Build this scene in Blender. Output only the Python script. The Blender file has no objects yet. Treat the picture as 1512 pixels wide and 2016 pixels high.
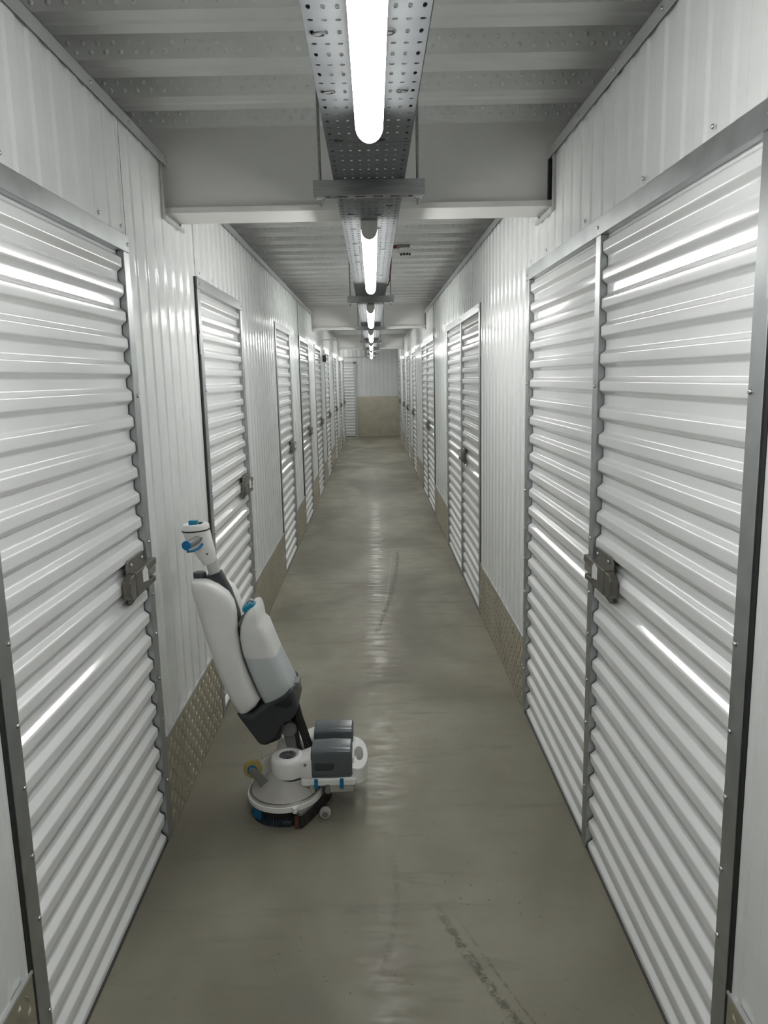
import bpy, bmesh, math, random
from mathutils import Vector, Matrix
random.seed(7)
C = bpy.context.scene.collection
PI = math.pi

# ------------------------------------------------------------------ camera
R = ((0.9996578, 0.0241936, -0.0099430), (-0.0139805, 0.1729191, -0.9848368), (-0.0221075, 0.9846388, 0.1731981))
cd = bpy.data.cameras.new('camera'); cam = bpy.data.objects.new('camera', cd); C.objects.link(cam)
M4 = Matrix(R).to_4x4(); M4.translation = (0, 0, 1.6); cam.matrix_world = M4
cd.sensor_fit = 'VERTICAL'; cd.sensor_height = 36; cd.lens = 1502.46 / 2016 * 36
cd.clip_start = .02; cd.clip_end = 100
bpy.context.scene.camera = cam
# ------------------------------------------------------------------ world, exposure
w = bpy.data.worlds.new('world'); bpy.context.scene.world = w; w.use_nodes = True
w.node_tree.nodes['Background'].inputs[0].default_value = (0, 0, 0, 1)
vs = bpy.context.scene.view_settings
vs.view_transform = 'Standard'; vs.look = 'None'; vs.gamma = 1; vs.use_curve_mapping = False
vs.exposure = 0.0
cy = bpy.context.scene.cycles; cy.max_bounces = 6; cy.diffuse_bounces = 5; cy.glossy_bounces = 3; cy.use_light_tree = False
LAMP = 30.0          # radiance of the tube diffusers
# ------------------------------------------------------------------ dimensions
XL, XR = -0.767, 0.691
ZT, ZD, ZC = 2.43, 2.05, 2.53      # wall top, door head, underside of the deck
Y0, Y1 = -4.0, 21.4                # back and end of the corridor
BEAMS = (3.03, 10.0, 17.0)

# ------------------------------------------------------------------ materials
def nt(name):
    m = bpy.data.materials.new(name); m.use_nodes = True
    return m, m.node_tree, m.node_tree.nodes['Principled BSDF']
def mat(name, col, rough=.5, metal=0., var=.06, scale=8., bump=0., bscale=3., spec=.5, coat=0., rvar=.0, stretch=None):
    m, t, b = nt(name); N, L = t.nodes, t.links
    b.inputs['Roughness'].default_value = rough; b.inputs['Metallic'].default_value = metal
    b.inputs['Specular IOR Level'].default_value = spec
    b.inputs['Coat Weight'].default_value = coat; b.inputs['Coat Roughness'].default_value = .08
    g = N.new('ShaderNodeTexCoord'); src = g.outputs['Object']
    if stretch:
        mp = N.new('ShaderNodeMapping'); mp.inputs['Scale'].default_value = stretch; L.new(src, mp.inputs[0]); src = mp.outputs[0]
    n = N.new('ShaderNodeTexNoise'); n.inputs['Scale'].default_value = scale; n.inputs['Detail'].default_value = 4
    L.new(src, n.inputs['Vector'])
    r = N.new('ShaderNodeValToRGB'); r.color_ramp.elements[0].position = .3; r.color_ramp.elements[1].position = .7
    r.color_ramp.elements[0].color = (*[c*(1-var) for c in col], 1); r.color_ramp.elements[1].color = (*[min(1, c*(1+var)) for c in col], 1)
    L.new(n.outputs['Fac'], r.inputs[0]); L.new(r.outputs[0], b.inputs['Base Color'])
    if rvar:
        mr = N.new('ShaderNodeMapRange'); mr.inputs['To Min'].default_value = max(.02, rough-rvar); mr.inputs['To Max'].default_value = rough+rvar
        L.new(n.outputs['Fac'], mr.inputs['Value']); L.new(mr.outputs[0], b.inputs['Roughness'])
    if bump:
        n2 = N.new('ShaderNodeTexNoise'); n2.inputs['Scale'].default_value = bscale; n2.inputs['Detail'].default_value = 2
        L.new(src, n2.inputs['Vector'])
        bp = N.new('ShaderNodeBump'); bp.inputs['Strength'].default_value = 1; bp.inputs['Distance'].default_value = bump
        L.new(n2.outputs['Fac'], bp.inputs['Height']); L.new(bp.outputs[0], b.inputs['Normal'])
    return m
MT = {}
MT['panel'] = mat('white_panel_paint', (.78, .80, .795), .15, 0, .025, 3, .0022, 9)
MT['leaf'] = mat('white_door_paint', (.80, .81, .815), .12, 0, .02, 4, .0004, 4, spec=.6)
MT['galv'] = mat('galvanised_steel', (.43, .45, .455), .36, .85, .10, 14, rvar=.08)
MT['trim'] = mat('painted_trim', (.52, .535, .535), .32, .35, .04, 6)
MT['plate'] = mat('tread_plate_metal', (.54, .505, .42), .44, .8, .10, 5, rvar=.06)
MT['deck'] = mat('painted_steel_deck', (.84, .85, .84), .42, .1, .05, 3)
MT['beam'] = mat('beam_paint', (.78, .775, .755), .55, 0, .03, 2)
MT['tray'] = mat('tray_galvanised', (.145, .155, .163), .6, .55, .12, 9, rvar=.1)
MT['strut'] = mat('strut_steel', (.30, .31, .31), .38, .85, .18, 12, stretch=(1, 12, 12))
MT['black'] = mat('black_rubber', (.015, .015, .016), .6, 0, .2, 20)
MT['cap'] = mat('grey_end_cap', (.55, .55, .53), .45, 0, .03)
MT['latch'] = mat('latch_steel', (.19, .18, .16), .42, .7, .12, 25)
MT['sticker'] = mat('white_sticker', (.75, .75, .75), .6, 0, .15, 300)
MT['steel'] = mat('bright_steel', (.6, .61, .62), .25, 1, .05)
MT['sill'] = mat('dark_steel_sill', (.10, .10, .10), .4, .6, .1, 10)
MT['red'] = mat('red_cable', (.22, .006, .02), .5, 0, .1)
MT['white'] = mat('white_plastic', (.84, .84, .82), .38, 0, .03, 12)
MT['bright'] = mat('gloss_white_plastic', (.87, .87, .86), .25, 0, .02, 12)
MT['cream'] = mat('dusty_grey_plastic', (.42, .41, .375), .5, 0, .07, 10)
MT['char'] = mat('charcoal_plastic', (.040, .045, .050), .38, 0, .1, 12)
MT['batt'] = mat('dark_grey_plastic', (.105, .122, .132), .24, 0, .06, 12)
MT['grey'] = mat('mid_grey_plastic', (.22, .22, .22), .4, .2, .06, 12)
MT['blue'] = mat('blue_plastic', (.005, .16, .36), .4, 0, .06, 12)
MT['teal'] = mat('cyan_plastic', (.006, .22, .36), .4, 0, .06, 12)
MT['yellow'] = mat('amber_rubber', (.40, .31, .10), .5, 0, .1, 20)
MT['tyre'] = mat('pale_rubber', (.42, .42, .38), .6, 0, .1, 20)
MT['squee'] = mat('worn_black_plastic', (.03, .026, .028), .5, 0, .9, 90)
MT['rust'] = mat('brown_rubber', (.10, .035, .02), .6, 0, .2, 30)
MT['bristle'] = mat('dark_bristles', (.012, .03, .05), .7, 0, .4, 60)

def lamp_mat():
    m, t, b = nt('lit_diffuser')
    b.inputs['Base Color'].default_value = (.9, .9, .9, 1)
    b.inputs['Emission Color'].default_value = (1, .995, .965, 1); b.inputs['Emission Strength'].default_value = LAMP
    return m
MT['lamp'] = lamp_mat()

def tank_mat():                        # translucent tank, part filled with grey-blue water up to z = WL
    m, t, b = nt('translucent_tank'); N, L = t.nodes, t.links
    g = N.new('ShaderNodeNewGeometry'); s = N.new('ShaderNodeSeparateXYZ'); L.new(g.outputs['Position'], s.inputs[0])
    mr = N.new('ShaderNodeMapRange'); mr.inputs['From Min'].default_value = .602; mr.inputs['From Max'].default_value = .606
    L.new(s.outputs['Z'], mr.inputs['Value'])
    mx = N.new('ShaderNodeMix'); mx.data_type = 'RGBA'
    mx.inputs['A'].default_value = (.55, .59, .60, 1); mx.inputs['B'].default_value = (.76, .765, .75, 1)
    L.new(mr.outputs[0], mx.inputs['Factor']); L.new(mx.outputs['Result'], b.inputs['Base Color'])
    b.inputs['Roughness'].default_value = .4
    b.inputs['Subsurface Weight'].default_value = .15; b.inputs['Subsurface Radius'].default_value = (.02, .02, .02); b.inputs['Subsurface Scale'].default_value = .5
    return m
MT['tank'] = tank_mat()

def floor_mat():
    m, t, b = nt('sealed_concrete'); N, L = t.nodes, t.links
    g = N.new('ShaderNodeTexCoord'); P = g.outputs['Object']
    sx = N.new('ShaderNodeSeparateXYZ'); L.new(P, sx.inputs[0]); X, Y = sx.outputs['X'], sx.outputs['Y']
    def mth(op, a, c=None, d=None, clamp=False):
        n = N.new('ShaderNodeMath'); n.operation = op; n.use_clamp = clamp
        for i, v in enumerate((a, c, d)):
            if v is None: continue
            if isinstance(v, (int, float)): n.inputs[i].default_value = v
            else: L.new(v, n.inputs[i])
        return n.outputs[0]
    def noise(scale, detail=4, rough=.5, st=None, dist=0):
        n = N.new('ShaderNodeTexNoise'); n.inputs['Scale'].default_value = scale; n.inputs['Detail'].default_value = detail
        n.inputs['Roughness'].default_value = rough; n.inputs['Distortion'].default_value = dist
        if st:
            mp = N.new('ShaderNodeMapping'); mp.inputs['Scale'].default_value = st; mp.inputs['Rotation'].default_value = (0, 0, .2); L.new(P, mp.inputs[0]); L.new(mp.outputs[0], n.inputs['Vector'])
        else: L.new(P, n.inputs['Vector'])
        return n.outputs['Fac']
    def step(v, a, c): 
        n = N.new('ShaderNodeMapRange'); n.interpolation_type = 'SMOOTHSTEP'
        n.inputs['From Min'].default_value = a; n.inputs['From Max'].default_value = c; L.new(v, n.inputs['Value']); return n.outputs[0]
    def mix(f, a, c):
        n = N.new('ShaderNodeMix'); n.data_type = 'RGBA'; L.new(f, n.inputs['Factor'])
        for s, v in (('A', a), ('B', c)):
            if isinstance(v, tuple): n.inputs[s].default_value = (*v, 1)
            else: L.new(v, n.inputs[s])
        return n.outputs['Result']
    big = noise(.9, 3, .5, (1.2, .7, 1), .6); mid = noise(5, 5, .6); fine = noise(60, 3, .6); streak = noise(2.2, 4, .6, (1, 5, 1), .3)
    col = mix(step(big, .35, .65), (.186, .176, .134), (.340, .325, .258))
    col = mix(mth('MULTIPLY', step(mid, .3, .8), .3), col, (.200, .165, .130))
    col = mix(mth('MULTIPLY', step(streak, .55, .72), .35), col, (.125, .122, .10))
    col = mix(mth('MULTIPLY', step(fine, .35, .7), .12), col, (.27, .265, .22))
    # dark specks and short scuffs
    vo = N.new('ShaderNodeTexVoronoi'); vo.inputs['Scale'].default_value = 26; L.new(P, vo.inputs['Vector'])
    sel = noise(2.6, 2)
    sp = mth('MULTIPLY', mth('SUBTRACT', 1, step(vo.outputs['Distance'], .05, .13)), step(sel, .46, .60))
    col = mix(mth('MULTIPLY', sp, .6), col, (.07, .068, .055))
    mp = N.new('ShaderNodeMapping'); mp.inputs['Scale'].default_value = (9, 34, 1); mp.inputs['Rotation'].default_value = (0, 0, .5); L.new(P, mp.inputs[0])
    vo2 = N.new('ShaderNodeTexVoronoi'); vo2.inputs['Scale'].default_value = 1; L.new(mp.outputs[0], vo2.inputs['Vector'])
    sel2 = noise(3.7, 2)
    sc = mth('MULTIPLY', mth('SUBTRACT', 1, step(vo2.outputs['Distance'], .03, .12)), step(sel2, .47, .60))
    col = mix(mth('MULTIPLY', sc, .5), col, (.09, .088, .075))
    mp3 = N.new('ShaderNodeMapping'); mp3.inputs['Scale'].default_value = (7, 90, 1); mp3.inputs['Rotation'].default_value = (0, 0, -.4); mp3.inputs['Location'].default_value = (3, 1, 0); L.new(P, mp3.inputs[0])
    vo3 = N.new('ShaderNodeTexVoronoi'); vo3.inputs['Scale'].default_value = 1; L.new(mp3.outputs[0], vo3.inputs['Vector'])
    sc3 = mth('MULTIPLY', mth('SUBTRACT', 1, step(vo3.outputs['Distance'], .02, .09)), step(noise(2.9, 2, .5, (1, 1, 2)), .55, .7))
    col = mix(mth('MULTIPLY', sc3, .22), col, (.33, .33, .29))
    # wheel tracks x = a y^2 + b y + c
    brk = step(noise(38, 3, .7), .40, .58)
    for a, bb, cc, lo, hi, wd, amt, tint in ((-.0288, .4241, -1.3696, 4.6, 7.1, .018, .85, (.085, .083, .07)), (-.0056, .1208, -.433, 5.2, 6.9, .007, .8, (.40, .40, .36)),
                                       (.1182, -.8276, 1.3693, 1.4, 2.2, .017, .7, (.07, .067, .052)), (.1182, -.8276, 1.412, 1.45, 2.1, .007, .5, (.08, .077, .062)), (-.4213, 1.8441, -1.9832, 1.7, 2.5, .012, .28, (.10, .10, .085))):
        cur = mth('ADD', mth('MULTIPLY', mth('ADD', mth('MULTIPLY', Y, a), bb), Y), cc)
        d = mth('ABSOLUTE', mth('SUBTRACT', X, cur))
        d = mth('ADD', d, mth('MULTIPLY', mth('SUBTRACT', mid, .5), .03))
        f = mth('SUBTRACT', 1, step(d, wd*.4, wd*1.3))
        f = mth('MULTIPLY', f, mth('MULTIPLY', step(Y, lo, lo+.15), mth('SUBTRACT', 1, step(Y, hi-.3, hi))))
        f = mth('MULTIPLY', mth('MULTIPLY', f, brk), amt)
        col = mix(f, col, tint)
    L.new(col, b.inputs['Base Color'])
    rg = N.new('ShaderNodeMapRange'); rg.inputs['To Min'].default_value = .42; rg.inputs['To Max'].default_value = .62
    L.new(mth('ADD', mth('MULTIPLY', mid, .6), mth('MULTIPLY', streak, .4)), rg.inputs['Value']); L.new(rg.outputs[0], b.inputs['Roughness'])
    L.new(mth('MULTIPLY', step(noise(7, 4, .7, (1, 2.5, 1)), .38, .66), .26), b.inputs['Coat Weight'])       # worn sealer
    rc = N.new('ShaderNodeMapRange'); rc.inputs['To Min'].default_value = .10; rc.inputs['To Max'].default_value = .26
    L.new(mid, rc.inputs['Value']); L.new(rc.outputs[0], b.inputs['Coat Roughness'])
    bp = N.new('ShaderNodeBump'); bp.inputs['Distance'].default_value = .0009; bp.inputs['Strength'].default_value = .6
    L.new(mth('ADD', mth('MULTIPLY', mid, .8), mth('MULTIPLY', fine, .15)), bp.inputs['Height']); L.new(bp.outputs[0], b.inputs['Normal'])
    b.inputs['Specular IOR Level'].default_value = .27
    return m
MT['floor'] = floor_mat()

# ------------------------------------------------------------------ mesh helpers
class MB:
    def __init__(s): s.v = []; s.f = []
    def add(s, v, f):
        o = len(s.v); s.v += [tuple(p) for p in v]; s.f += [tuple(i+o for i in q) for q in f]; return s
    def box(s, x0, x1, y0, y1, z0, z1):
        x0, x1 = sorted((x0, x1)); y0, y1 = sorted((y0, y1)); z0, z1 = sorted((z0, z1))
        return s.add([(x, y, z) for x in (x0, x1) for y in (y0, y1) for z in (z0, z1)],
                     [(0, 1, 3, 2), (4, 6, 7, 5), (0, 4, 5, 1), (2, 3, 7, 6), (0, 2, 6, 4), (1, 5, 7, 3)])
    def prism(s, pts, axis, a, b):      # closed polygon extruded along an axis; pts give the other two coordinates in order
        def P(p, t): return {'x': (t, p[0], p[1]), 'y': (p[0], t, p[1]), 'z': (p[0], p[1], t)}[axis]
        n = len(pts)
        return s.add([P(p, a) for p in pts] + [P(p, b) for p in pts],
                     [tuple(range(n))[::-1], tuple(range(n, 2*n))] + [(i, (i+1) % n, n+(i+1) % n, n+i) for i in range(n)])
    def tube(s, path, r, n=10, caps=True):
        path = [Vector(p) for p in path]; rr = r if isinstance(r, (list, tuple)) else [r]*len(path); vs, fs = [], []
        up = Vector((0, 0, 1))
        for i, p in enumerate(path):
            d = (path[min(i+1, len(path)-1)] - path[max(i-1, 0)]).normalized()
            a = d.cross(up if abs(d.z) < .95 else Vector((0, 1, 0))).normalized(); b = a.cross(d).normalized()
            vs += [p + (a*math.cos(2*PI*k/n) + b*math.sin(2*PI*k/n))*rr[i] for k in range(n)]
        for i in range(len(path)-1):
            fs += [(i*n+k, i*n+(k+1) % n, (i+1)*n+(k+1) % n, (i+1)*n+k) for k in range(n)]
        if caps: fs += [tuple(range(n))[::-1], tuple(range((len(path)-1)*n, len(path)*n))]
        return s.add(vs, fs)
    def lathe(s, prof, c, axis='z', n=40):   # prof: (radius, height) pairs about a centre
        vs, fs = [], []
        for r, h in prof:
            for k in range(n):
                a = 2*PI*k/n; u, v = r*math.cos(a), r*math.sin(a)
                q = {'z': (u, v, h), 'y': (u, h, v), 'x': (h, u, v)}[axis]
                vs.append(tuple(c[i]+q[i] for i in range(3)))
        for i in range(len(prof)-1):
            fs += [(i*n+k, i*n+(k+1) % n, (i+1)*n+(k+1) % n, (i+1)*n+k) for k in range(n)]
        fs += [tuple(range(n))[::-1], tuple(range((len(prof)-1)*n, len(prof)*n))]
        return s.add(vs, fs)
    def loft(s, st, yc, e=2.6, n=28):        # stations (xl, zl, xr, zr, half width in y): rounded sections between a left and a right outline
        vs, fs = [], []
        for xl, zl, xr, zr, hy in st:
            cx, cz, dx, dz = (xl+xr)/2, (zl+zr)/2, (xr-xl)/2, (zr-zl)/2
            for k in range(n):
                a = 2*PI*k/n; c, q = math.cos(a), math.sin(a)
                c = math.copysign(abs(c)**(2/e), c); q = math.copysign(abs(q)**(2/e), q)
                vs.append((cx+dx*c, yc+hy*q, cz+dz*c))
        for i in range(len(st)-1):
            fs += [(i*n+k, i*n+(k+1) % n, (i+1)*n+(k+1) % n, (i+1)*n+k) for k in range(n)]
        fs += [tuple(range(n))[::-1], tuple(range((len(st)-1)*n, len(st)*n))]
        return s.add(vs, fs)
    def sweep(s, path, sec, caps=True):      # flat section (offset across, z) swept along a path in the xy plane
        vs, fs, n = [], [], len(sec)
        for i, p in enumerate(path):
            a, b = path[max(i-1, 0)], path[min(i+1, len(path)-1)]
            d = Vector((b[0]-a[0], b[1]-a[1])).normalized(); q = Vector((d.y, -d.x))
            vs += [(p[0]+q.x*o, p[1]+q.y*o, z) for o, z in sec]
        for i in range(len(path)-1):
            fs += [(i*n+k, i*n+(k+1) % n, (i+1)*n+(k+1) % n, (i+1)*n+k) for k in range(n)]
        if caps: fs += [tuple(range(n))[::-1], tuple(range((len(path)-1)*n, len(path)*n))]
        return s.add(vs, fs)
def wl(o):
    p = Vector((0, 0, 0))
    while o is not None: p = p + o.location; o = o.parent
    return p
def build(mb, name, m, parent=None, smooth=None, bevel=0, closed=True, solid=0):
    off = wl(parent)
    me = bpy.data.meshes.new(name)
    me.from_pydata([(p[0]-off.x, p[1]-off.y, p[2]-off.z) for p in mb.v], [], mb.f)
    if closed:
        bm = bmesh.new(); bm.from_mesh(me); bmesh.ops.recalc_face_normals(bm, faces=bm.faces); bm.to_mesh(me); bm.free()
    me.materials.append(MT[m] if isinstance(m, str) else m)
    if smooth is not None:
        me.shade_smooth(); me.set_sharp_from_angle(angle=math.radians(smooth))
    o = bpy.data.objects.new(name, me); C.objects.link(o); o.parent = parent
    if bevel:
        b = o.modifiers.new('bevel', 'BEVEL'); b.width = bevel; b.segments = 3; b.limit_method = 'ANGLE'; b.angle_limit = math.radians(35); b.harden_normals = False
        me.shade_smooth(); me.set_sharp_from_angle(angle=math.radians(50))
    if solid:
        q = o.modifiers.new('thickness', 'SOLIDIFY'); q.thickness = solid; q.offset = 0
    return o
def share(o, parent, loc=(0, 0, 0), name=None):
    c = o.copy(); C.objects.link(c); c.parent = parent; c.location = loc
    return c
def tag(o, label, cat, group=None, kind=None):
    o['label'] = label; o['category'] = cat
    if group: o['group'] = group
    if kind: o['kind'] = kind
    return o
def root(name, loc, label, cat, group=None, kind=None):
    o = bpy.data.objects.new(name, None); C.objects.link(o); o.location = loc; o.empty_display_size = .1
    return tag(o, label, cat, group, kind)

# ------------------------------------------------------------------ floor
mb = MB(); NX, NY = 1, 1
mb.add([(-2.4, Y0-.1, 0), (1.4, Y0-.1, 0), (1.4, Y1+.2, 0), (-2.4, Y1+.2, 0), (-2.4, Y0-.1, -.1), (1.4, Y0-.1, -.1), (1.4, Y1+.2, -.1), (-2.4, Y1+.2, -.1)],
       [(0, 1, 2, 3), (7, 6, 5, 4), (0, 4, 5, 1), (1, 5, 6, 2), (2, 6, 7, 3), (3, 7, 4, 0)])
tag(build(mb, 'floor', 'floor'), 'grey-green sealed concrete corridor floor with scuffs and wheel tracks', 'floor', kind='structure')

# ------------------------------------------------------------------ ceiling: ribbed steel deck running across the corridor
ceil = root('ceiling', (0, 0, 0), 'ribbed grey steel deck ceiling with rows of dimples', 'ceiling', kind='structure')
def deck(y):                                     # one 0.9 m sheet: three ribs
    mb = MB(); prof = []
    for k in range(3):
        o = y + .3*k
        prof += [(o, ZC), (o+.052, ZC), (o+.060, ZC+.006), (o+.070, ZC+.006), (o+.078, ZC), (o+.132, ZC), (o+.148, ZC+.07), (o+.283, ZC+.07)]
    prof.append((y+.9, ZC))
    n = len(prof); vs = [(-1.35, p[0], p[1]) for p in prof] + [(1.3, p[0], p[1]) for p in prof]
    mb.add(vs, [(i, i+1, n+i+1, n+i) for i in range(n-1)])
    if y < 14:                                   # embossed dimples on the web that faces down the corridor
        for k in range(3):
            a, b = Vector((0, y+.3*k+.283, ZC+.07)), Vector((0, y+.3*k+.3, ZC))
            nrm = Vector((0, -.07, -.017)).normalized(); d = (b-a).normalized()
            for row, t in ((0, .40), (1, .72)):
                for j in range(-28, 28):
                    c = a.lerp(b, t) + Vector((j*.043 + .021*row, 0, 0))
                    h = .0045; rr = .008
                    ring = [c + Vector((1, 0, 0))*rr*math.cos(q*PI/3) + d*rr*math.sin(q*PI/3) for q in range(6)]
                    top = [c + nrm*h + (p-c)*.45 for p in ring]
                    mb.add(ring+top, [(q, (q+1) % 6, 6+(q+1) % 6, 6+q) for q in range(6)] + [(6, 7, 8, 9, 10, 11)])
    return build(mb, 'deck_sheet', 'deck', ceil, smooth=None, closed=False)
y = 2.43 - .3*22
while y < Y1 + .3:
    deck(y); y += .9

# ------------------------------------------------------------------ beams
ORD = ('nearest', 'middle', 'farthest')
for i, by in enumerate(BEAMS):
    r = root('ceiling_beam', (0, by, 2.226), f'white painted steel beam crossing under the ceiling, {ORD[i]} of three', 'beam', 'ceiling beams', 'structure')
    build(MB().box(-1.3, 1.25, by+.025, by+.185, 2.248, ZC+.075), 'beam_web', 'beam', r)
    build(MB().box(-1.3, 1.25, by, by+.21, 2.226, 2.248), 'bottom_flange', 'beam', r, bevel=.002)

# ------------------------------------------------------------------ walls
def sx(side, u): return XL + u if side == 'L' else XR - u      # u: distance out of the wall into the corridor
def top_at(y):
    for b in BEAMS:
        if b-.035 < y < b+.245: return 2.215
    return ZT
def ribbed(side, y0, y1, z0, z1=None):                          # vertical ribs, 0.12 m apart; notched round the beams
    pts = []; k = math.floor(y0/.12)-1
    while k*.12 < y1+.12:
        o = k*.12
        for dy, u in ((0, 0), (.044, 0), (.046, -.0006), (.052, -.0054), (.054, -.006), (.102, -.006), (.104, -.0054), (.110, -.0006), (.112, 0)): pts.append((o+dy, u))
        k += 1
    cuts = [y0, y1] + [c for b in BEAMS for c in (b-.035, b+.245) if y0 < c < y1]
    def ua(y):
        for (a, ua_), (b, ub) in zip(pts, pts[1:]):
            if a <= y <= b: return ua_ + (ub-ua_)*(y-a)/(b-a+1e-9)
        return 0
    ys = sorted(set([p[0] for p in pts if y0 < p[0] < y1] + cuts)); mb = MB()
    for a, b in zip(ys, ys[1:]):
        zt = z1 if z1 else top_at((a+b)/2)
        A, B = sx(side, ua(a)), sx(side, ua(b))
        mb.add([(A, a, z0), (B, b, z0), (B, b, zt), (A, a, zt)], [(0, 1, 2, 3)])
    return mb
def lozenges(mb, place, w, h, pitch=.038):                      # raised bars of tread plate, alternating direction
    ni, nj = int(w/pitch), int(h/pitch)
    for i in range(ni):
        for j in range(nj):
            cy, cz = (i+.5)*pitch, (j+.5)*pitch; s = 1 if (i+j) % 2 else -1
            d = Vector((math.cos(.95), s*math.sin(.95))); q = Vector((-d.y, d.x)); a, b = .0165, .0055
            pts = [(cy+d.x*a, cz+d.y*a, 0), (cy+q.x*b, cz+q.y*b, 0), (cy-d.x*a, cz-d.y*a, 0), (cy-q.x*b, cz-q.y*b, 0), (cy+d.x*a*.45, cz+d.y*a*.45, .0034), (cy-d.x*a*.45, cz-d.y*a*.45, .0034)]
            mb.add([place(*p) for p in pts], [(0, 1, 4), (1, 2, 5, 4), (2, 3, 5), (3, 0, 4, 5)])
def kick(side, y0, y1, r, h=.36, fine=True):
    mb = MB(); mb.box(sx(side, .004), sx(side, -.004), y0, y1, .002, h)
    if fine: lozenges(mb, lambda a, b, n: (sx(side, .004+n), y0+a, b+.002), y1-y0, h)
    o = build(mb, 'kick_plate', 'plate', r, closed=False); o['label'] = 'checker plate kick panel with raised bars'
    build(MB().box(sx(side, .007), sx(side, -.003), y0, y1, h, h+.006), 'edge_strip', 'trim', r)

LD = [(1.46, 2.525), (3.475, 4.62), (6.16, 7.24), (8.15, 9.3), (10.23, 11.42), (12.32, 13.5), (14.9, 16.05), (17.2, 18.3), (19.25, 20.4)]
RD = [(1.35, 3.475, 2.385), (4.975, 7.23, 6.05), (8.75, 10.97, 9.97), (12.5, 13.68, None), (14.7, 15.92, None), (16.78, 17.85, None), (19.4, 21.3, 20.35)]
WL = root('wall_left', (0, 0, 0), 'left corridor wall of ribbed white steel panels above tread-plate kick panels', 'wall', kind='structure')
WR = root('wall_right', (0, 0, 0), 'right corridor wall of ribbed white steel panels beside double doors', 'wall', kind='structure')
def wall(side, doors, r, yend):
    prev = Y0
    for i, d in enumerate(list(doors) + [(yend, yend)]):
        a, b = d[0], d[1]
        if a - prev > .02:
            build(ribbed(side, prev+.003, a-.004, 0), 'wall_panel', 'panel', r, closed=False, solid=.001)
            kick(side, prev+.006, a-.008, r)
        if b > a: build(ribbed(side, a+.004, b-.003, ZD-.02), 'header_panel', 'panel', r, closed=False, solid=.001)
        prev = b
    segs = [Y0] + [e for q in BEAMS for e in (q+.02, q+.19)] + [yend]
    for a, b in zip(segs[::2], segs[1::2]):
        mb = MB(); mb.box(sx(side, .012), sx(side, .0105), a, b, ZT-.034, ZT+.004); mb.box(sx(side, .012), sx(side, -.05), a, b, ZT+.0025, ZT+.004)
        build(mb, 'top_trim', 'trim', r)
    for q in BEAMS:                                             # flashing tabs round the beam notch
        build(MB().box(sx(side, .009), sx(side, .002), q-.045, q-.034, 2.20, ZT-.03), 'flashing', 'trim', r)
        build(MB().box(sx(side, .012), sx(side, .002), q-.04, q+.25, 2.200, 2.2145), 'flashing', 'trim', r)
for q in BEAMS: build(MB().box(XR-.013, XR+.02, q+.004, q+.024, 2.25, ZT-.035), 'dark_gap_strip', 'black', WR)  # black strips standing in for the shaded open slot beside each beam
wall('L', LD, WL, 20.6); wall('R', RD, WR, Y1)

# ------------------------------------------------------------------ screws (shared mesh)
scr = {}
def screw(side, u, y, z, parent, big=1.):
    key = (side, big)
    if key not in scr:
        s = 1 if side == 'L' else -1
        me = bpy.data.meshes.new('screw'); mb = MB().lathe([(.0055*big, 0), (.0055*big, .0015*s), (.0042*big, .004*s), (.0015*big, .005*s)], (0, 0, 0), 'x', 10)
        me.from_pydata(mb.v, [], mb.f); me.materials.append(MT['steel']); me.shade_smooth(); scr[key] = me
    o = bpy.data.objects.new('screw', scr[key]); C.objects.link(o); o.parent = parent
    o.location = Vector((sx(side, u), y, z)) - wl(parent)
    return o
for yy in (1.72, 2.05, 2.38): screw('L', .012, yy+.55, ZT-.016, WL)
for yy in (1.9, 2.25, 2.62, 2.95, 3.7, 4.2): screw('R', .012, yy, ZT-.016, WR)
for side, ys, r in (('L', (1.7, 2.28, 2.47, 3.55, 3.82, 4.3, 4.55), WL), ('R', (1.62, 2.02, 2.55, 3.1, 3.4), WR)):
    for yy in ys: screw(side, .002, yy, ZD+.028, r)

# ------------------------------------------------------------------ doors
PITCH, ZB = .0816, .036
def fillet(P, r, n=4):                                          # round every inner corner of an open polyline
    out = [P[0]]
    for a, b, c in zip(P, P[1:], P[2:]):
        a, b, c = Vector(a), Vector(b), Vector(c); u, v = (a-b).normalized(), (c-b).normalized()
        t = min(r*math.tan((PI - u.angle(v))/2), .45*(a-b).length, .45*(c-b).length)
        p, q = b+u*t, b+v*t
        out += [tuple((1-k/n)**2*p + 2*(k/n)*(1-k/n)*b + (k/n)**2*q) for k in range(n+1)]
    return out + [P[-1]]
def sheet_profile(i0, i1):                                      # (u, z): crests at -.002, troughs at -.018
    cr, tr = -.002, -.018
    P = [(tr, ZB+i0*PITCH-.002)] if i0 else [(cr, .009), (cr, ZB-.0121), (tr, ZB)]
    for k in range(i0, i1):
        z = ZB + k*PITCH                                        # trough, slope that faces down, crest, slope that faces up
        P += [(tr, z+.029), (cr, z+.042), (cr, z+.0695), (tr, z+PITCH)]
    P.append((tr, ZB+i1*PITCH+(.010 if i1 == 24 else .004)))
    return fillet(P, .0075, 6)
def leaf(side, a, b, r):
    for q in range(4):
        pr = sheet_profile(q*6, q*6+6); lift = .0015*(q % 2)
        if q: pr = [(pr[0][0], pr[0][1]-.012)] + pr             # lap over the sheet below
        n = len(pr); mb = MB().add([(sx(side, u+lift), a, z) for u, z in pr] + [(sx(side, u+lift), b, z) for u, z in pr], [(i, i+1, n+i+1, n+i) for i in range(n-1)])
        build(mb, 'corrugated_sheet', 'leaf', r, closed=False, smooth=30)
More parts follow.
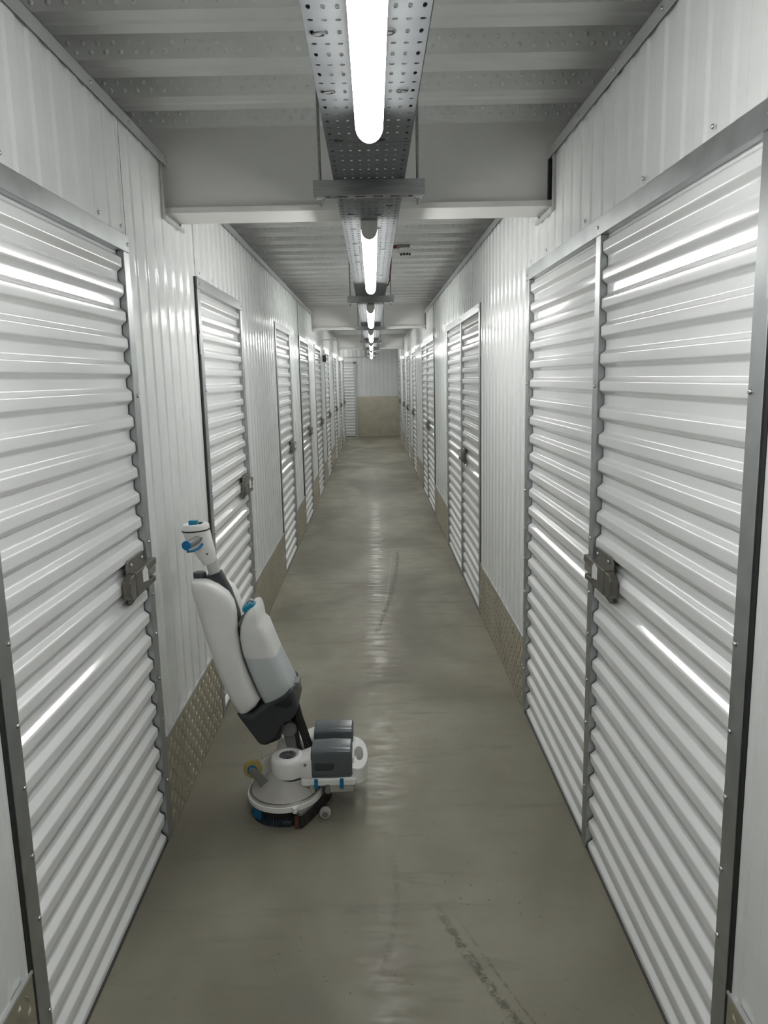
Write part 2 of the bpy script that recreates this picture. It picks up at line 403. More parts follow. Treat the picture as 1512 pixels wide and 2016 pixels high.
def latch(side, y, dirn, r, detail=True):                       # y: edge of the leaf; dirn: +1 when the bolt shoots towards +y
    s = dirn
    def Y(t): return y + s*(t*1.15-.035)
    U = lambda u: sx(side, u*.9)
    mb = MB().prism([(Y(p[0]), p[1]) for p in ((-.150, 1.052), (-.128, 1.066), (-.004, 1.066), (-.004, .945), (-.07, .935), (-.128, .925), (-.150, .935))], 'x', U(.001), U(.006))
    o = build(mb, 'latch', 'latch', r, bevel=.0015); o['label'] = 'brown-grey steel slide latch'
    build(MB().prism([(Y(p[0]), p[1]) for p in ((-.142, 1.030), (.045, 1.030), (.045, 1.008), (-.03, 1.008), (-.03, .972), (.03, .972), (.03, .955), (-.142, .955))], 'x', U(.004), U(.034)), 'bolt_housing', 'latch', o, bevel=.002)
    build(MB().prism([(Y(p[0]), p[1]) for p in ((-.192, 1.012), (-.178, 1.028), (-.146, 1.028), (-.146, .957), (-.178, .957), (-.192, .972))], 'x', U(.004), U(.033)), 'end_cover', 'latch', o, bevel=.003)
    build(MB().box(U(.010), U(.026), Y(-.05), Y(.055), .978, 1.002), 'bolt', 'steel', o)
    if detail:
        build(MB().prism([(Y(p[0]), p[1]) for p in ((-.088, 1.022), (-.058, 1.030), (-.040, 1.012), (-.040, .978), (-.088, .985))], 'x', U(.0342), U(.0347)), 'sticker', 'sticker', o)
        for t, z in ((-.115, 1.048), (-.02, 1.048), (-.115, .942), (-.02, .95)):
            screw(side, .006, Y(t), z, o, 1.2)
dn = 0
def frame(side, a, b, r, mid=None, det=False):
    J = .055
    for y0 in (a, b-J):
        build(MB().box(sx(side, .006), sx(side, -.05), y0, y0+J, .0, ZD-.046), 'jamb', 'galv', r, bevel=.0015)
    build(MB().box(sx(side, .008), sx(side, -.05), a, b, ZD-.046, ZD+.006), 'header', 'galv', r, bevel=.0015)
    build(MB().box(sx(side, .002), sx(side, -.05), a+J, b-J, .0, .007), 'sill', 'sill', r)
    near = a if True else b
    build(MB().box(sx(side, .003), sx(side, -.03), a-.016, a-.004, .0, ZD+.004), 'hinge_gap_post', 'black', r)  # narrow post coloured black to stand in for the dark hinge gap
    for z in (1.72, .10): build(MB().box(sx(side, .009), sx(side, -.005), a-.016, a+.004, z, z+.09), 'hinge', 'trim', r)
    if mid: build(MB().box(sx(side, .006), sx(side, -.05), mid-.024, mid+.024, .0, ZD-.046), 'mullion', 'galv', r, bevel=.0015)
    if det:
        for y in (a+J*.8, b-J*.5) + ((mid,) if mid else ()):
            for z in (1.56, 1.08, .90, .76, .6, .45, .22): screw(side, .006, y, z, r)
        for y in (a+.03, b-.02) + ((mid,) if mid else ()): screw(side, .008, y, ZD-.022, r)
place = ('beside the floor scrubber', 'behind the floor scrubber')
NTH = ('first', 'second', 'third', 'fourth', 'fifth', 'sixth', 'seventh', 'eighth', 'ninth')
for i, (a, b) in enumerate(LD):
    dn += 1
    r = root(f'door_{dn}', (XL, a, 0), f'single corrugated white storage door on the left wall, {NTH[i]} from the camera', 'door', 'left storage doors', 'structure')
    frame('L', a, b, r, det=i < 2)
    leaf('L', a+.057, b-.061, r)
    latch('L', b-.058, 1, r, i < 3)
for i, (a, b, m) in enumerate(RD):
    dn += 1
    k = 'double' if m else 'single'
    r = root(f'door_{dn}', (XR, a, 0), f'{k} corrugated white storage door on the right wall, {NTH[i]} from the camera', 'door', 'right storage doors', 'structure')
    frame('R', a, b, r, m, det=i < 2)
    if m:
        leaf('R', a+.057, m-.028, r); leaf('R', m+.027, b-.061, r); latch('R', m-.026, 1, r, i < 2)
    else:
        leaf('R', a+.057, b-.061, r); latch('R', b-.058, 1, r, False)

# ------------------------------------------------------------------ end wall, back wall and the turning at the far end
def flat_ribbed(x0, x1, y, z0, z1, s=-1):
    mb = MB(); k = math.floor(x0/.12); xs = []
    while k*.12 < x1+.12:
        for dx, u in ((0, 0), (.045, 0), (.053, .006), (.103, .006), (.111, 0)):
            xx = k*.12+dx
            if x0 <= xx <= x1: xs.append((xx, u))
        k += 1
    xs = [(x0, 0)] + xs + [(x1, 0)]
    for (a, ua), (b, ub) in zip(xs, xs[1:]): mb.add([(a, y+s*-ua, z0), (b, y+s*-ub, z0), (b, y+s*-ub, z1), (a, y+s*-ua, z1)], [(0, 1, 2, 3)])
    return mb
WE = root('wall_end', (0, 0, 0), 'far end wall of ribbed white panels above a tall tread-plate panel', 'wall', kind='structure')
build(flat_ribbed(-.47, 1.3, Y1, 0, ZC+.07), 'wall_panel', 'panel', WE, closed=False, solid=.001)
build(flat_ribbed(-2.3, -1.34, Y1, 0, ZC+.07), 'wall_panel', 'panel', WE, closed=False, solid=.001)
build(flat_ribbed(-1.34, -.47, Y1, 2.05, ZC+.07), 'header_panel', 'panel', WE, closed=False, solid=.001)
mb = MB().box(-.46, XR+.05, Y1-.008, Y1, .002, 1.10); lozenges(mb, lambda a, b, n: (-.46+a, Y1-.008-n, b+.002), 1.15, 1.09)
o = build(mb, 'kick_plate', 'plate', WE, closed=False); o['label'] = 'tall checker plate panel'
build(MB().box(-2.3, .06, Y1-.03, Y1-.008, 2.16, 2.19), 'trim_strip', 'trim', WE)
dn += 1
r = root(f'door_{dn}', (-.9, Y1, 0), 'corrugated white storage door on the far end wall', 'door', kind='structure')
pr = sheet_profile(0, 24); n = len(pr)
build(MB().add([(-1.28, Y1-.02-u, z) for u, z in pr] + [(-.53, Y1-.02-u, z) for u, z in pr], [(i, i+1, n+i+1, n+i) for i in range(n-1)]), 'corrugated_sheet', 'leaf', r, closed=False, smooth=30)
for x in (-1.34, -.53): build(MB().box(x, x+.06, Y1-.03, Y1, 0, 2.05), 'jamb', 'trim', r)
build(MB().box(-1.34, -.47, Y1-.03, Y1, 2.005, 2.055), 'header', 'trim', r)
build(MB().box(-1.28, -.53, Y1-.028, Y1, 0, .018), 'sill', 'black', r)
WS = root('wall_side', (0, 0, 0), 'white panels closing the turning at the far left end', 'wall', kind='structure')
build(MB().box(-2.3, -2.28, 20.5, Y1, 0, ZC+.07), 'wall_panel', 'panel', WS)
build(MB().box(-2.3, XL-.01, 20.58, 20.6, 0, ZT), 'wall_panel', 'panel', WS)
WB = root('wall_back', (0, 0, 0), 'ribbed white wall closing the corridor behind the camera', 'wall', kind='structure')
build(flat_ribbed(-1.3, 1.3, Y0, 0, ZC+.07, 1), 'wall_panel', 'panel', WB, closed=False, solid=.001)

# ------------------------------------------------------------------ cable tray, hangers, lights
def TX(y): return .006 - .002*y
ZTR = 2.15
def tray_mesh():
    mb = MB(); cols, rows, cx, cy = 9, 71, .022, 3.066/71
    for j in range(rows):
        for i in range(cols):
            x, y = (i-4)*cx, (j+.5)*cy
            hw, hl = (.0037, .0085) if j % 2 else (.0048, .0042)
            outer = [(-cx/2, -cy/2), (0, -cy/2), (cx/2, -cy/2), (cx/2, 0), (cx/2, cy/2), (0, cy/2), (-cx/2, cy/2), (-cx/2, 0)]
            inner = [(-hw*.75, -hl*.75), (0, -hl), (hw*.75, -hl*.75), (hw, 0), (hw*.75, hl*.75), (0, hl), (-hw*.75, hl*.75), (-hw, 0)]
            mb.add([(x+p[0], y+p[1], 0) for p in outer] + [(x+p[0], y+p[1], 0) for p in inner], [(k, (k+1) % 8, 8+(k+1) % 8, 8+k) for k in range(8)])
    for s in (-1, 1):
        e = s*.1
        sec = [(s*.099, 0), (e, .002), (e, .05), (e-s*.008, .052)]
        mb.add([(a, 0, z) for a, z in sec] + [(a, 3.066, z) for a, z in sec], [(i, i+1, 5+i, 4+i) for i in range(3)])
    return mb
tr = root('cable_tray', (TX(0), 0, ZTR), 'perforated galvanised cable tray hung along the corridor ceiling', 'cable tray')
tr.rotation_euler = (0, 0, .002)
SEC0 = 1.93 - 3.07*2
t0 = build(MB(), 'tray_section', 'tray', None)
t0.data.from_pydata((m_ := tray_mesh()).v, [], m_.f); t0.parent = tr; t0.location = (0, SEC0, 0)
q = t0.modifiers.new('thickness', 'SOLIDIFY'); q.thickness = .0012
for k in range(1, 8): share(t0, tr, (0, SEC0+3.07*k, 0))
t0.name = 'tray_section'
# cable ties: loops of black strap below the tray
tie = bpy.data.meshes.new('cable_tie'); mb = MB()
mb.tube([(.010*math.cos(2*PI*k/16), .012*math.sin(2*PI*k/16), -.003 + .002*math.sin(2*PI*k/16)) for k in range(17)], .0013, 6)
tie.from_pydata(mb.v, [], mb.f); tie.materials.append(MT['black'])
for x, y in ((-.078, 1.345), (.034, 1.345), (-.076, 1.60), (.022, 1.60), (.066, 1.60), (-.07, 1.905), (.028, 1.905), (.066, 2.60), (-.062, 2.72), (.03, 2.74), (-.06, 2.98), (.03, 2.97), (-.06, 3.3), (.055, 3.45), (-.06, 3.6), (-.06, 3.8), (.06, 4.3)):
    o = bpy.data.objects.new('cable_tie', tie); C.objects.link(o); o.parent = tr; o.location = (x, y, 0)

NTH2 = ('nearest', 'second', 'third', 'fourth', 'fifth', 'sixth', 'seventh')
hs = [2.29 + 3.07*k for k in range(6)]
for i, y in enumerate(hs):
    x = TX(y)
    lab = 'slotted steel strut hanger carrying the cable tray, ' + ('nearest the camera' if i == 0 else f'{NTH2[i]} from the camera')
    r = root('strut_hanger', (x, y, ZTR-.045), lab, 'strut hanger', 'strut hangers')
    mb = MB(); h = .041; z1 = ZTR-.001; z0 = z1-h
    mb.box(x-.157, x+.157, y-.0205, y-.018, z0, z1); mb.box(x-.157, x+.157, y+.018, y+.0205, z0, z1)
    mb.box(x-.157, x+.157, y-.021, y-.010, z1-.004, z1); mb.box(x-.157, x+.157, y+.010, y+.021, z1-.004, z1)
    mb.box(x-.157, x+.157, y-.0215, y-.018, z0+.016, z0+.02)
    xs = -.157                                                   # slotted base
    for k in range(6):
        c = -.125 + .05*k
        mb.box(x+xs, x+c-.014, y-.018, y+.018, z0, z0+.003); xs = c+.014
        mb.box(x+c-.014, x+c+.014, y-.018, y-.007, z0, z0+.003); mb.box(x+c-.014, x+c+.014, y+.007, y+.018, z0, z0+.003)
    mb.box(x+xs, x+.157, y-.018, y+.018, z0, z0+.003)
    build(mb, 'strut_channel', 'strut', r)
    for s in (-1, 1):
        xx = x+s*.138
        rod = build(MB().tube([(xx, y, z0-.024), (xx, y, ZC+.06)], .0042, 8), 'threaded_rod', 'strut', r, smooth=40)
        build(MB().lathe([(.011, z0-.009), (.011, z0-.001)], (xx, y, 0), 'z', 6).lathe([(.016, z0-.0015), (.016, z0+.0005)], (xx, y, 0), 'z', 20), 'nut', 'steel', rod)
        if i < 2: build(MB().tube([(x+s*.088, y, z0-.016), (x+s*.088, y, z0)], .0035, 8), 'bolt', 'strut', r)

ends = [1.71, 4.63, 7.78, 10.85, 13.95, 17.05, 20.1]
sec = [(-.029, 0)] + [(-.029*math.cos(PI*k/14), -.031-.034*math.sin(PI*k/14)) for k in range(15)] + [(.029, 0)]
for i, ye in enumerate(ends):
    ya = ye-1.8; x = TX((ya+ye)/2)
    lab = 'lit tube light under the cable tray, ' + ('nearest the camera, directly overhead' if i == 0 else f'{NTH2[i]} from the camera')
    r = root('tube_light', (x, ya, ZTR), lab, 'light', 'tube lights')
    pts = [(x+a, ZTR-.0015+z) for a, z in sec]
    build(MB().prism(pts[1:-1], 'y', ya+.004, ye-.004), 'diffuser', 'lamp', r, smooth=40)
    build(MB().box(x-.028, x+.028, ya+.004, ye-.004, ZTR-.030, ZTR-.0015), 'housing', 'white', r)
    for a, b in ((ya, ya+.004), (ye-.004, ye)): build(MB().prism(pts, 'y', a, b), 'end_cap', 'cap', r)

r = root('tube_light', (-1.9, 20.98, 2.4), 'lit tube light on the ceiling of the turning at the far left end', 'light', 'tube lights')
px = [(20.98+a, 2.46-.0015+z) for a, z in sec]
build(MB().prism(px[1:-1], 'x', -2.1, -.95), 'diffuser', 'lamp', r, smooth=40)
build(MB().box(-2.1, -.95, 20.952, 21.008, 2.43, ZC), 'housing', 'white', r)
for a in (-2.104, -.95): build(MB().prism(px, 'x', a, a+.004), 'end_cap', 'cap', r)
# ------------------------------------------------------------------ small fittings
r = root('smoke_detector', (.243, 5.55, 2.42), 'white round smoke detector below the ceiling right of the tray', 'smoke detector')
dx, dy, dz = .248, 5.6, .016
build(MB().lathe([(.044, 2.476+dz), (.047, 2.472+dz), (.047, 2.452+dz), (.043, 2.442+dz), (.0385, 2.440+dz)], (dx, dy, 0), 'z', 36), 'base', 'bright', r, smooth=40)
build(MB().lathe([(.036, 2.442+dz), (.034, 2.428+dz), (.028, 2.419+dz), (.010, 2.416+dz)], (dx, dy, 0), 'z', 36), 'cover', 'bright', r, smooth=40)
for k in range(10):
    a = 2*PI*k/10
    v = MB(); p = [(dx+math.cos(a+t)*rr, dy+math.sin(a+t)*rr, z+dz) for rr, z in ((.0385, 2.4405), (.0362, 2.427)) for t in (-.23, .23)]
    q = [(dx+math.cos(a+t)*(rr-.004), dy+math.sin(a+t)*(rr-.004), z+dz) for rr, z in ((.0385, 2.4405), (.0362, 2.427)) for t in (-.23, .23)]
    v.add(p+q, [(0, 1, 3, 2), (4, 6, 7, 5), (0, 4, 5, 1), (2, 3, 7, 6), (0, 2, 6, 4), (1, 5, 7, 3)]); build(v, 'vent_slot', 'black', r)
build(MB().box(.188, .280, dy-.02, dy+.02, 2.4925, 2.518), 'mounting_channel', 'strut', r, bevel=.003)
build(MB().box(.196, .272, dy-.012, dy+.012, 2.518, ZC), 'mounting_pad', 'deck', r)
build(MB().tube([(.158, dy, 2.504), (.190, dy, 2.505)], .0125, 14), 'gland', 'red', r, smooth=40)
o = build(MB().tube([(.141, 5.345, 2.40), (.137, 5.345, 2.328), (.129, 5.345, 2.269), (.128, 5.345, 2.248), (.117, 5.345, 2.22), (.103, 5.345, 2.205), (.090, 5.345, 2.20), (.080, 5.345, 2.18)], .0042, 8), 'alarm_cable', 'red', smooth=60)
tag(o, 'thin red cable tied to the hanger rod and dropping into the tray', 'cable')
o = build(MB().tube([(TX(12)-.1, 11.95, 2.19), (XL+.03, 11.95, 2.19), (XL+.012, 11.95, 2.175), (XL+.012, 11.95, 1.96)], .009, 10), 'conduit', 'white', smooth=40)
tag(o, 'thin white conduit from the tray across and down the left wall', 'conduit')
r = root('sensor_box', (XL+.02, 11.95, 1.9), 'small dark sensor box with white face high on the left wall', 'sensor')
build(MB().box(XL+.001, XL+.055, 11.90, 12.0, 1.86, 1.96), 'housing', 'char', r, bevel=.004)
build(MB().lathe([(.02, .0), (.02, .03), (.014, .036)], (XL+.075, 11.91, 1.91), 'y', 16), 'lens', 'bright', r, smooth=40)
build(MB().box(XL+.05, XL+.08, 11.93, 11.96, 1.9, 1.92), 'arm', 'grey', r)

# ------------------------------------------------------------------ the floor scrubber
YC = 2.745
S = root('floor_scrubber', (-.36, YC, 0), 'white and charcoal upright floor scrubber machine leaning towards the left wall', 'floor scrubber')
# brush deck
for s in (-1, 1):
    cx, cy = -.37, YC + s*.083
    n = 56; prof = [(.0, .158), (.050, .154), (.074, .134), (.100, .106), (.120, .092), (.131, .089), (.1335, .086), (.1335, .079)]
    build(MB().lathe([(max(r_, .001), h) for r_, h in prof], (cx, cy, 0), 'z', n), 'brush_cover', 'cream', S, smooth=35)
    build(MB().lathe([(.130, .083), (.1385, .082), (.1395, .074), (.1385, .063), (.128, .062)], (cx, cy, 0), 'z', n), 'rim', 'white', S, smooth=35)
    build(MB().prism([(-.345, cy+s*.120), (-.322, cy+s*.147), (-.313, cy+s*.145), (-.308, cy+s*.112)], 'z', .063, .0845), 'rim_corner', 'white', S, bevel=.0025)
    build(MB().lathe([(.124, .0905), (.124, .0918), (.130, .0898), (.130, .088)], (cx, cy, 0), 'z', n), 'rim_seal', 'latch', S)
    br = build(MB().lathe([(.085, .062), (.122, .062), (.122, .034), (.085, .034)], (cx, cy, 0), 'z', 48), 'brush_plate', 'black', S, smooth=35)
    mb = MB()
    for ring, cnt in ((.118, 72), (.100, 56)):
        for k in range(cnt):
            a = 2*PI*k/cnt; px, py = cx+ring*math.cos(a), cy+ring*math.sin(a); fl = 1.05
            mb.tube([(px, py, .036), (cx+ring*fl*math.cos(a), cy+ring*fl*math.sin(a), .001)], [.0028, .0042], 5)
    o = build(mb, 'bristles', 'bristle', br); o['kind'] = 'stuff'
build(MB().prism([(-.487, 2.602), (-.450, 2.566), (-.432, 2.580), (-.470, 2.618)], 'z', .006, .056), 'wear_tuft', 'blue', S, bevel=.004)
build(MB().prism([(-.40, 2.548), (-.335, 2.531), (-.33, 2.555), (-.395, 2.57)], 'z', .004, .024), 'lip', 'char', S, bevel=.004)
# squeegee
half = [(-.312, 2.530), (-.296, 2.552), (-.276, 2.590), (-.257, 2.632), (-.240, 2.676), (-.224, 2.712), (-.215, 2.745)]
path = half + [(x, 2*YC-y) for x, y in half[-2::-1]]
sq = build(MB().sweep(path, [(-.012, .014), (-.012, .052), (.012, .052), (.012, .014)]), 'squeegee', 'squee', S)
build(MB().sweep(path, [(-.016, .052), (-.016, .062), (.016, .062), (.016, .052)]), 'squeegee_top', 'grey', sq)
build(MB().sweep(path, [(.010, .0), (.010, .05), (.0145, .05), (.0145, .0)]), 'blade', 'squee', sq)
build(MB().box(-.322, -.306, 2.524, 2.533, .0, .05), 'blade_tip', 'rust', sq)
build(MB().sweep(path, [(-.0145, .0), (-.0145, .045), (-.010, .045), (-.010, .0)]), 'blade', 'squee', sq)
for s in (-1, 1):
    wy = YC + s*.155
    wh = build(MB().lathe([(.010, -.013), (.0195, -.011), (.0215, -.006), (.0215, .006), (.0195, .011), (.010, .013)], (-.216, wy, .0215), 'y', 28), 'guide_wheel', 'tyre', S, smooth=40)
    build(MB().lathe([(.011, -.0145), (.011, .0145)], (-.216, wy, .0215), 'y', 20), 'hub', 'grey', wh, smooth=40)
    build(MB().lathe([(.004, -.0165), (.004, .0165)], (-.216, wy, .0215), 'y', 12), 'axle', 'steel', wh, smooth=40)
    build(MB().box(-.232, -.212, wy-.006+s*-.016, wy+.006+s*-.016, .02, .05), 'wheel_bracket', 'black', wh)
# transport wheel on its bracket
for s in (-1,):
    wy = YC + s*.105
    wx = -.483
    wh = build(MB().lathe([(.018, -.012), (.0325, -.011), (.0345, -.006), (.0345, .006), (.0325, .011), (.018, .012)], (wx, wy, .178), 'y', 36), 'transport_wheel', 'yellow', S, smooth=40)
    build(MB().lathe([(.019, -.0135), (.019, .0135)], (wx, wy, .178), 'y', 24), 'hub', 'blue', wh, smooth=40)
    br = build(MB().prism([(-.497, .176), (-.490, .192), (-.474, .192), (-.415, .128), (-.440, .104), (-.455, .112)], 'y', wy-s*-.016, wy-s*-.021), 'wheel_bracket', 'grey', S, bevel=.002)
    build(MB().lathe([(.005, -.026), (.005, .026)], (wx, wy, .178), 'y', 12), 'axle', 'steel', wh, smooth=40)
# motors
for s in (-1, 1):
    cy = YC + s*.085; cx = -.352
    mh = build(MB().lathe([(.050, .146), (.062, .149), (.066, .165), (.065, .205), (.061, .216), (.052, .222), (.039, .223), (.035, .219), (.035, .213)], (cx, cy, 0), 'z', 44), 'motor_housing', 'bright', S, smooth=40)
    build(MB().lathe([(.056, .138), (.060, .147)], (cx, cy, 0), 'z', 32), 'seal', 'black', mh)
    fan = build(MB().lathe([(.034, .210), (.034, .2155), (.010, .217), (.009, .218)], (cx, cy, 0), 'z', 28), 'fan_grille', 'char', mh)
    mb = MB()
    for k in range(18):
        a = 2*PI*k/18; u = Vector((math.cos(a), math.sin(a), 0)); v = Vector((-u.y, u.x, 0)); c = Vector((cx, cy, .2175))
        p = [c+u*.011+v*.0008, c+u*.032+v*.0016, c+u*.032-v*.0016, c+u*.011-v*.0008]
        mb.add([(q.x, q.y, .216) for q in p] + [(q.x, q.y, .2205) for q in p], [(4, 5, 6, 7), (0, 1, 5, 4), (1, 2, 6, 5), (2, 3, 7, 6), (3, 0, 4, 7)])
    mb.lathe([(.010, .216), (.010, .221), (.004, .222)], (cx, cy, 0), 'z', 16)
    build(mb, 'fan_blades', 'grey', fan)
    build(MB().loft([(-.335, .150, -.335, .216, .046), (-.30, .138, -.30, .222, .049), (-.262, .128, -.262, .236, .051)], cy, 4.5, 28), 'motor_neck', 'bright', S, smooth=40)
    build(MB().lathe([(.0055, 0), (.0055, s*.053)], (-.285, cy, .203), 'y', 12), 'screw', 'grey', S)
    by = YC + s*.082
    bt = build(MB().loft([(-.264, .150, -.264, .250, .050), (-.260, .142, -.260, .258, .054), (-.18, .140, -.18, .262, .055), (-.118, .142, -.118, .258, .054), (-.112, .150, -.112, .250, .050)], by, 5.5, 40), 'battery', 'batt', S, smooth=35)
    build(MB().loft([(-.252, .185, -.252, .203, .003), (-.246, .180, -.246, .208, .003), (-.186, .180, -.186, .208, .003), (-.178, .190, -.178, .205, .003)], by+s*.0545, 8, 24), 'grip_recess', 'char', bt, smooth=35)
build(MB().box(-.305, -.098, YC-.135, YC+.135, .112, .146), 'chassis', 'bright', S, bevel=.010)
build(MB().box(-.215, -.110, YC-.13, YC+.13, .084, .113), 'tray_underside', 'cream', S, bevel=.006)
for x, m_ in ((-.262, 'cream'), (-.205, 'grey')): build(MB().tube([(x, YC-.128, .122), (x, YC-.128, .086)], .010, 12), 'filter_cup', m_, S, smooth=40)
for x in (-.247, -.152): build(MB().box(x-.007, x+.007, YC-.142, YC-.134, .108, .146), 'clip', 'blue', S, bevel=.002)
# carry handle: a D-shaped loop at the front
ang = [(-PI/2 + PI*k/16) for k in range(17)]
outer = [(-.122, YC-.125)] + [(-.106+.050*math.cos(a)**.8 if math.cos(a) > 0 else -.106, YC+.128*math.sin(a)) for a in ang] + [(-.122, YC+.125)]
inner = [(-.090+.016*math.cos(2*PI*k/24), YC+.055*math.sin(2*PI*k/24)) for k in range(24)]
def ringed(outer, inner, z0, z1, tilt):
    bm = bmesh.new()
    def loop(P):
        v = [bm.verts.new((x, y, z1 + (x+.122)*tilt)) for x, y in P]; return [bm.edges.new((v[i], v[(i+1) % len(v)])) for i in range(len(v))]
    e = loop(outer) + loop(inner)
    bmesh.ops.triangle_fill(bm, use_beauty=True, use_dissolve=False, edges=e)
    g = bmesh.ops.extrude_face_region(bm, geom=bm.faces[:])
    bmesh.ops.translate(bm, verts=[v for v in g['geom'] if isinstance(v, bmesh.types.BMVert)], vec=(0, 0, z0-z1))
    mb = MB(); bm.verts.index_update(); mb.add([tuple(v.co) for v in bm.verts], [tuple(v.index for v in f.verts) for f in bm.faces]); bm.free(); return mb
build(ringed(outer, inner, .125, .185, -.3), 'carry_handle', 'bright', S, bevel=.006)
build(MB().box(-.122, -.106, YC-.09, YC+.09, .14, .205), 'front_plate', 'bright', S, bevel=.006)
# joint and hoses
build(MB().prism([(-.392, .318), (-.352, .345), (-.325, .30), (-.312, .205), (-.300, .150), (-.372, .150), (-.362, .215), (-.375, .27)], 'y', YC-.028, YC+.028), 'swivel_yoke', 'grey', S, bevel=.006)
build(MB().lathe([(.026, -.040), (.030, -.036), (.030, .036), (.026, .040)], (-.352, YC, .295), 'y', 28), 'swivel_pin', 'grey', S, smooth=40)
build(MB().tube([(-.325, YC-.03, .40), (-.312, YC-.03, .34), (-.296, YC-.03, .285), (-.282, YC-.03, .235), (-.272, YC-.03, .17)], .0165, 14), 'hose', 'black', S, smooth=50)
build(MB().tube([(-.345, YC-.012, .36), (-.326, YC-.02, .30), (-.318, YC-.035, .24), (-.305, YC-.03, .17)], .008, 10), 'hose', 'black', S, smooth=50)
build(MB().prism([(-.448, .262), (-.40, .276), (-.408, .250), (-.432, .240)], 'y', YC-.02, YC+.03), 'rest_foot', 'grey', S, bevel=.003)
# lower holder
H = build(MB().prism([(-.538, .392), (-.480, .383), (-.447, .414), (-.357, .466), (-.325, .486), (-.306, .404), (-.322, .368), (-.366, .346), (-.374, .284), (-.432, .262), (-.456, .264)], 'y', YC-.098, YC+.098), 'tank_holder', 'char', S, bevel=.014)
build(MB().prism([(-.40, .424), (-.335, .455), (-.325, .425), (-.345, .41)], 'y', YC-.101, YC-.09), 'holder_recess', 'black', H, bevel=.003)
build(MB().prism([(-.430, .268), (-.378, .290), (-.368, .342), (-.395, .30)], 'y', YC-.100, YC-.09), 'holder_rib', 'black', H, bevel=.002)
build(MB().box(-.345, -.305, YC-.03, YC+.03, .455, .482), 'latch', 'grey', H, bevel=.004)
# recovery tank: two lobes round the column, joined at the back
st = [(-.672, .893, -.645, .894), (-.6765, .887, -.612, .888), (-.677, .870, -.580, .871), (-.673, .840, -.545, .842), (-.664, .806, -.527, .808), (-.654, .762, -.520, .766), (-.638, .693, -.522, .700), (-.617, .615, -.512, .618),
      (-.592, .528, -.490, .535), (-.570, .467, -.468, .472), (-.552, .424, -.449, .434), (-.540, .397, -.462, .411), (-.530, .384, -.486, .392)]
hw = [.030, .040, .045, .048, .049, .050, .050, .050, .050, .049, .047, .042, .034]
mb = MB()
for s in (-1, 1): mb.loft([(*p, h) for p, h in zip(st, hw)], YC+s*.052, 3.0, 32)
mb.loft([(p[0]+.006, p[1], p[0]+.05, p[3], .06) for p in st[2:-1]], YC, 4, 20)
RT = build(mb, 'recovery_tank', 'white', S, smooth=50)
build(MB().lathe([(.022, .887), (.024, .891), (.024, .908), (.021, .912)], (-.655, YC-.01, 0), 'z', 24), 'tank_cap', 'char', RT, smooth=40)
# clean water tank
st2 = [(-.468, .788, -.446, .792, .060), (-.480, .774, -.438, .778, .082), (-.494, .752, -.434, .754, .090), (-.508, .715, -.430, .722, .094), (-.511, .700, -.414, .708, .096), (-.513, .670, -.404, .680, .097), (-.506, .616, -.386, .628, .097), (-.490, .560, -.366, .576, .097),
       (-.466, .488, -.338, .512, .096), (-.440, .424, -.320, .470, .094), (-.436, .410, -.330, .450, .085)]
CT = build(MB().loft(st2, YC, 4.2, 48), 'clean_water_tank', 'tank', S, smooth=50)
build(MB().loft([(-.496, .766, -.452, .785, .030), (-.500, .780, -.454, .799, .030), (-.494, .788, -.460, .802, .024)], YC-.035, 4, 24), 'filler_cap', 'teal', CT, smooth=40)
build(MB().tube([(-.468+.012*math.cos(PI*k/8), YC-.05, .797+.012*math.sin(PI*k/8)) for k in range(9)], .0016, 6), 'cap_loop', 'black', CT)
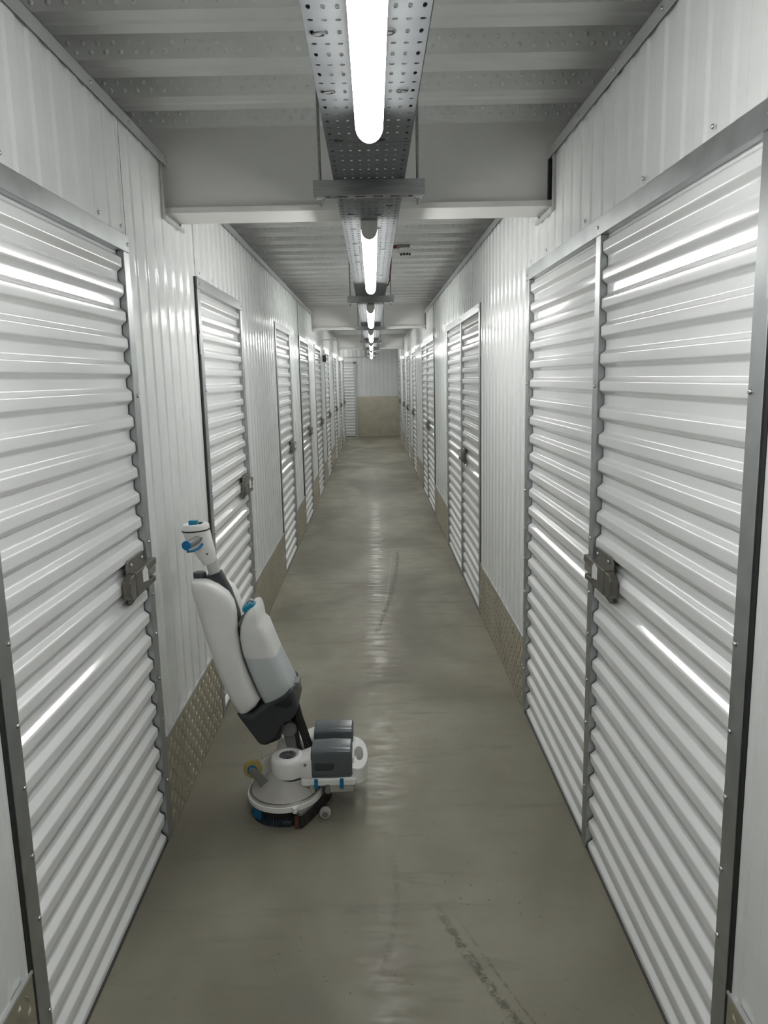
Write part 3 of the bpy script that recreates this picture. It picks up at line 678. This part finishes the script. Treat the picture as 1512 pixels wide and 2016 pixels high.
# column, control head
build(MB().loft([(-.634, .895, -.578, .912, .028), (-.605, .825, -.545, .842, .030), (-.575, .745, -.520, .760, .030), (-.550, .660, -.505, .670, .028)], YC, 4, 28), 'column_sleeve', 'char', S, smooth=40)
build(MB().tube([(-.566, YC-.01, .73), (-.515, YC-.01, .71), (-.48, YC-.02, .745)], .020, 14), 'hose_elbow', 'grey', S, smooth=50)
build(MB().loft([(-.634, .955, -.592, .965, .021), (-.622, .885, -.580, .898, .021)], YC, 2, 28), 'column', 'cap', S, smooth=40)
CH = build(MB().loft([(-.640, .936, -.594, .948, .022), (-.646, .945, -.592, .957, .027), (-.672, .985, -.598, .998, .037), (-.697, .1030*10, -.606, 1.036, .046), (-.709, 1.064, -.6115, 1.069, .050)], YC, 2.3, 36), 'control_head', 'white', S, smooth=40)
build(MB().loft([(-.7105, 1.064, -.6105, 1.069, .0508), (-.7115, 1.069, -.6105, 1.074, .0512)], YC, 2.3, 36), 'seal_band', 'black', CH, smooth=40)
build(MB().loft([(-.709, 1.069, -.6115, 1.074, .050), (-.711, 1.082, -.6125, 1.086, .050), (-.705, 1.090, -.618, 1.093, .046), (-.694, 1.091, -.630, 1.094, .036), (-.690, 1.087, -.634, 1.090, .033)], YC, 2.3, 36), 'display_rim', 'bright', CH, smooth=40)
build(MB().box(-.683, -.652, YC-.018, YC+.010, 1.086, 1.104), 'start_button', 'teal', CH, bevel=.003)
build(MB().box(-.648, -.636, YC-.010, YC+.006, 1.086, 1.097), 'switch', 'char', CH, bevel=.002)
for s in (-1, 1):
    a, b = (-.645, YC+s*.030, 1.040), (-.662, YC+s*.135, 1.040)
    g = build(MB().tube([a, tuple((p+q)/2 for p, q in zip(a, b)), b], .0145, 18), 'grip', 'grey', S, smooth=40)
    b2 = (b[0]-.002, b[1]+s*.010, b[2])
    build(MB().tube([b, b2], .0165, 20), 'grip_end', 'blue', g, smooth=40)
    build(MB().tube([(-.628, YC+s*.055, 1.026), (-.636, YC+s*.075, 1.016), (-.650, YC+s*.10, 1.012), (-.664, YC+s*.128, 1.016)], .005, 8), 'lever', 'blue', g, smooth=40)
for x, z in ((-.632, 1.045), (-.617, .985)): build(MB().lathe([(.0042, 0), (.0042, -.003)], (x, YC-.047+(1.045-z)*.16, z), 'y', 12), 'screw', 'grey', CH)
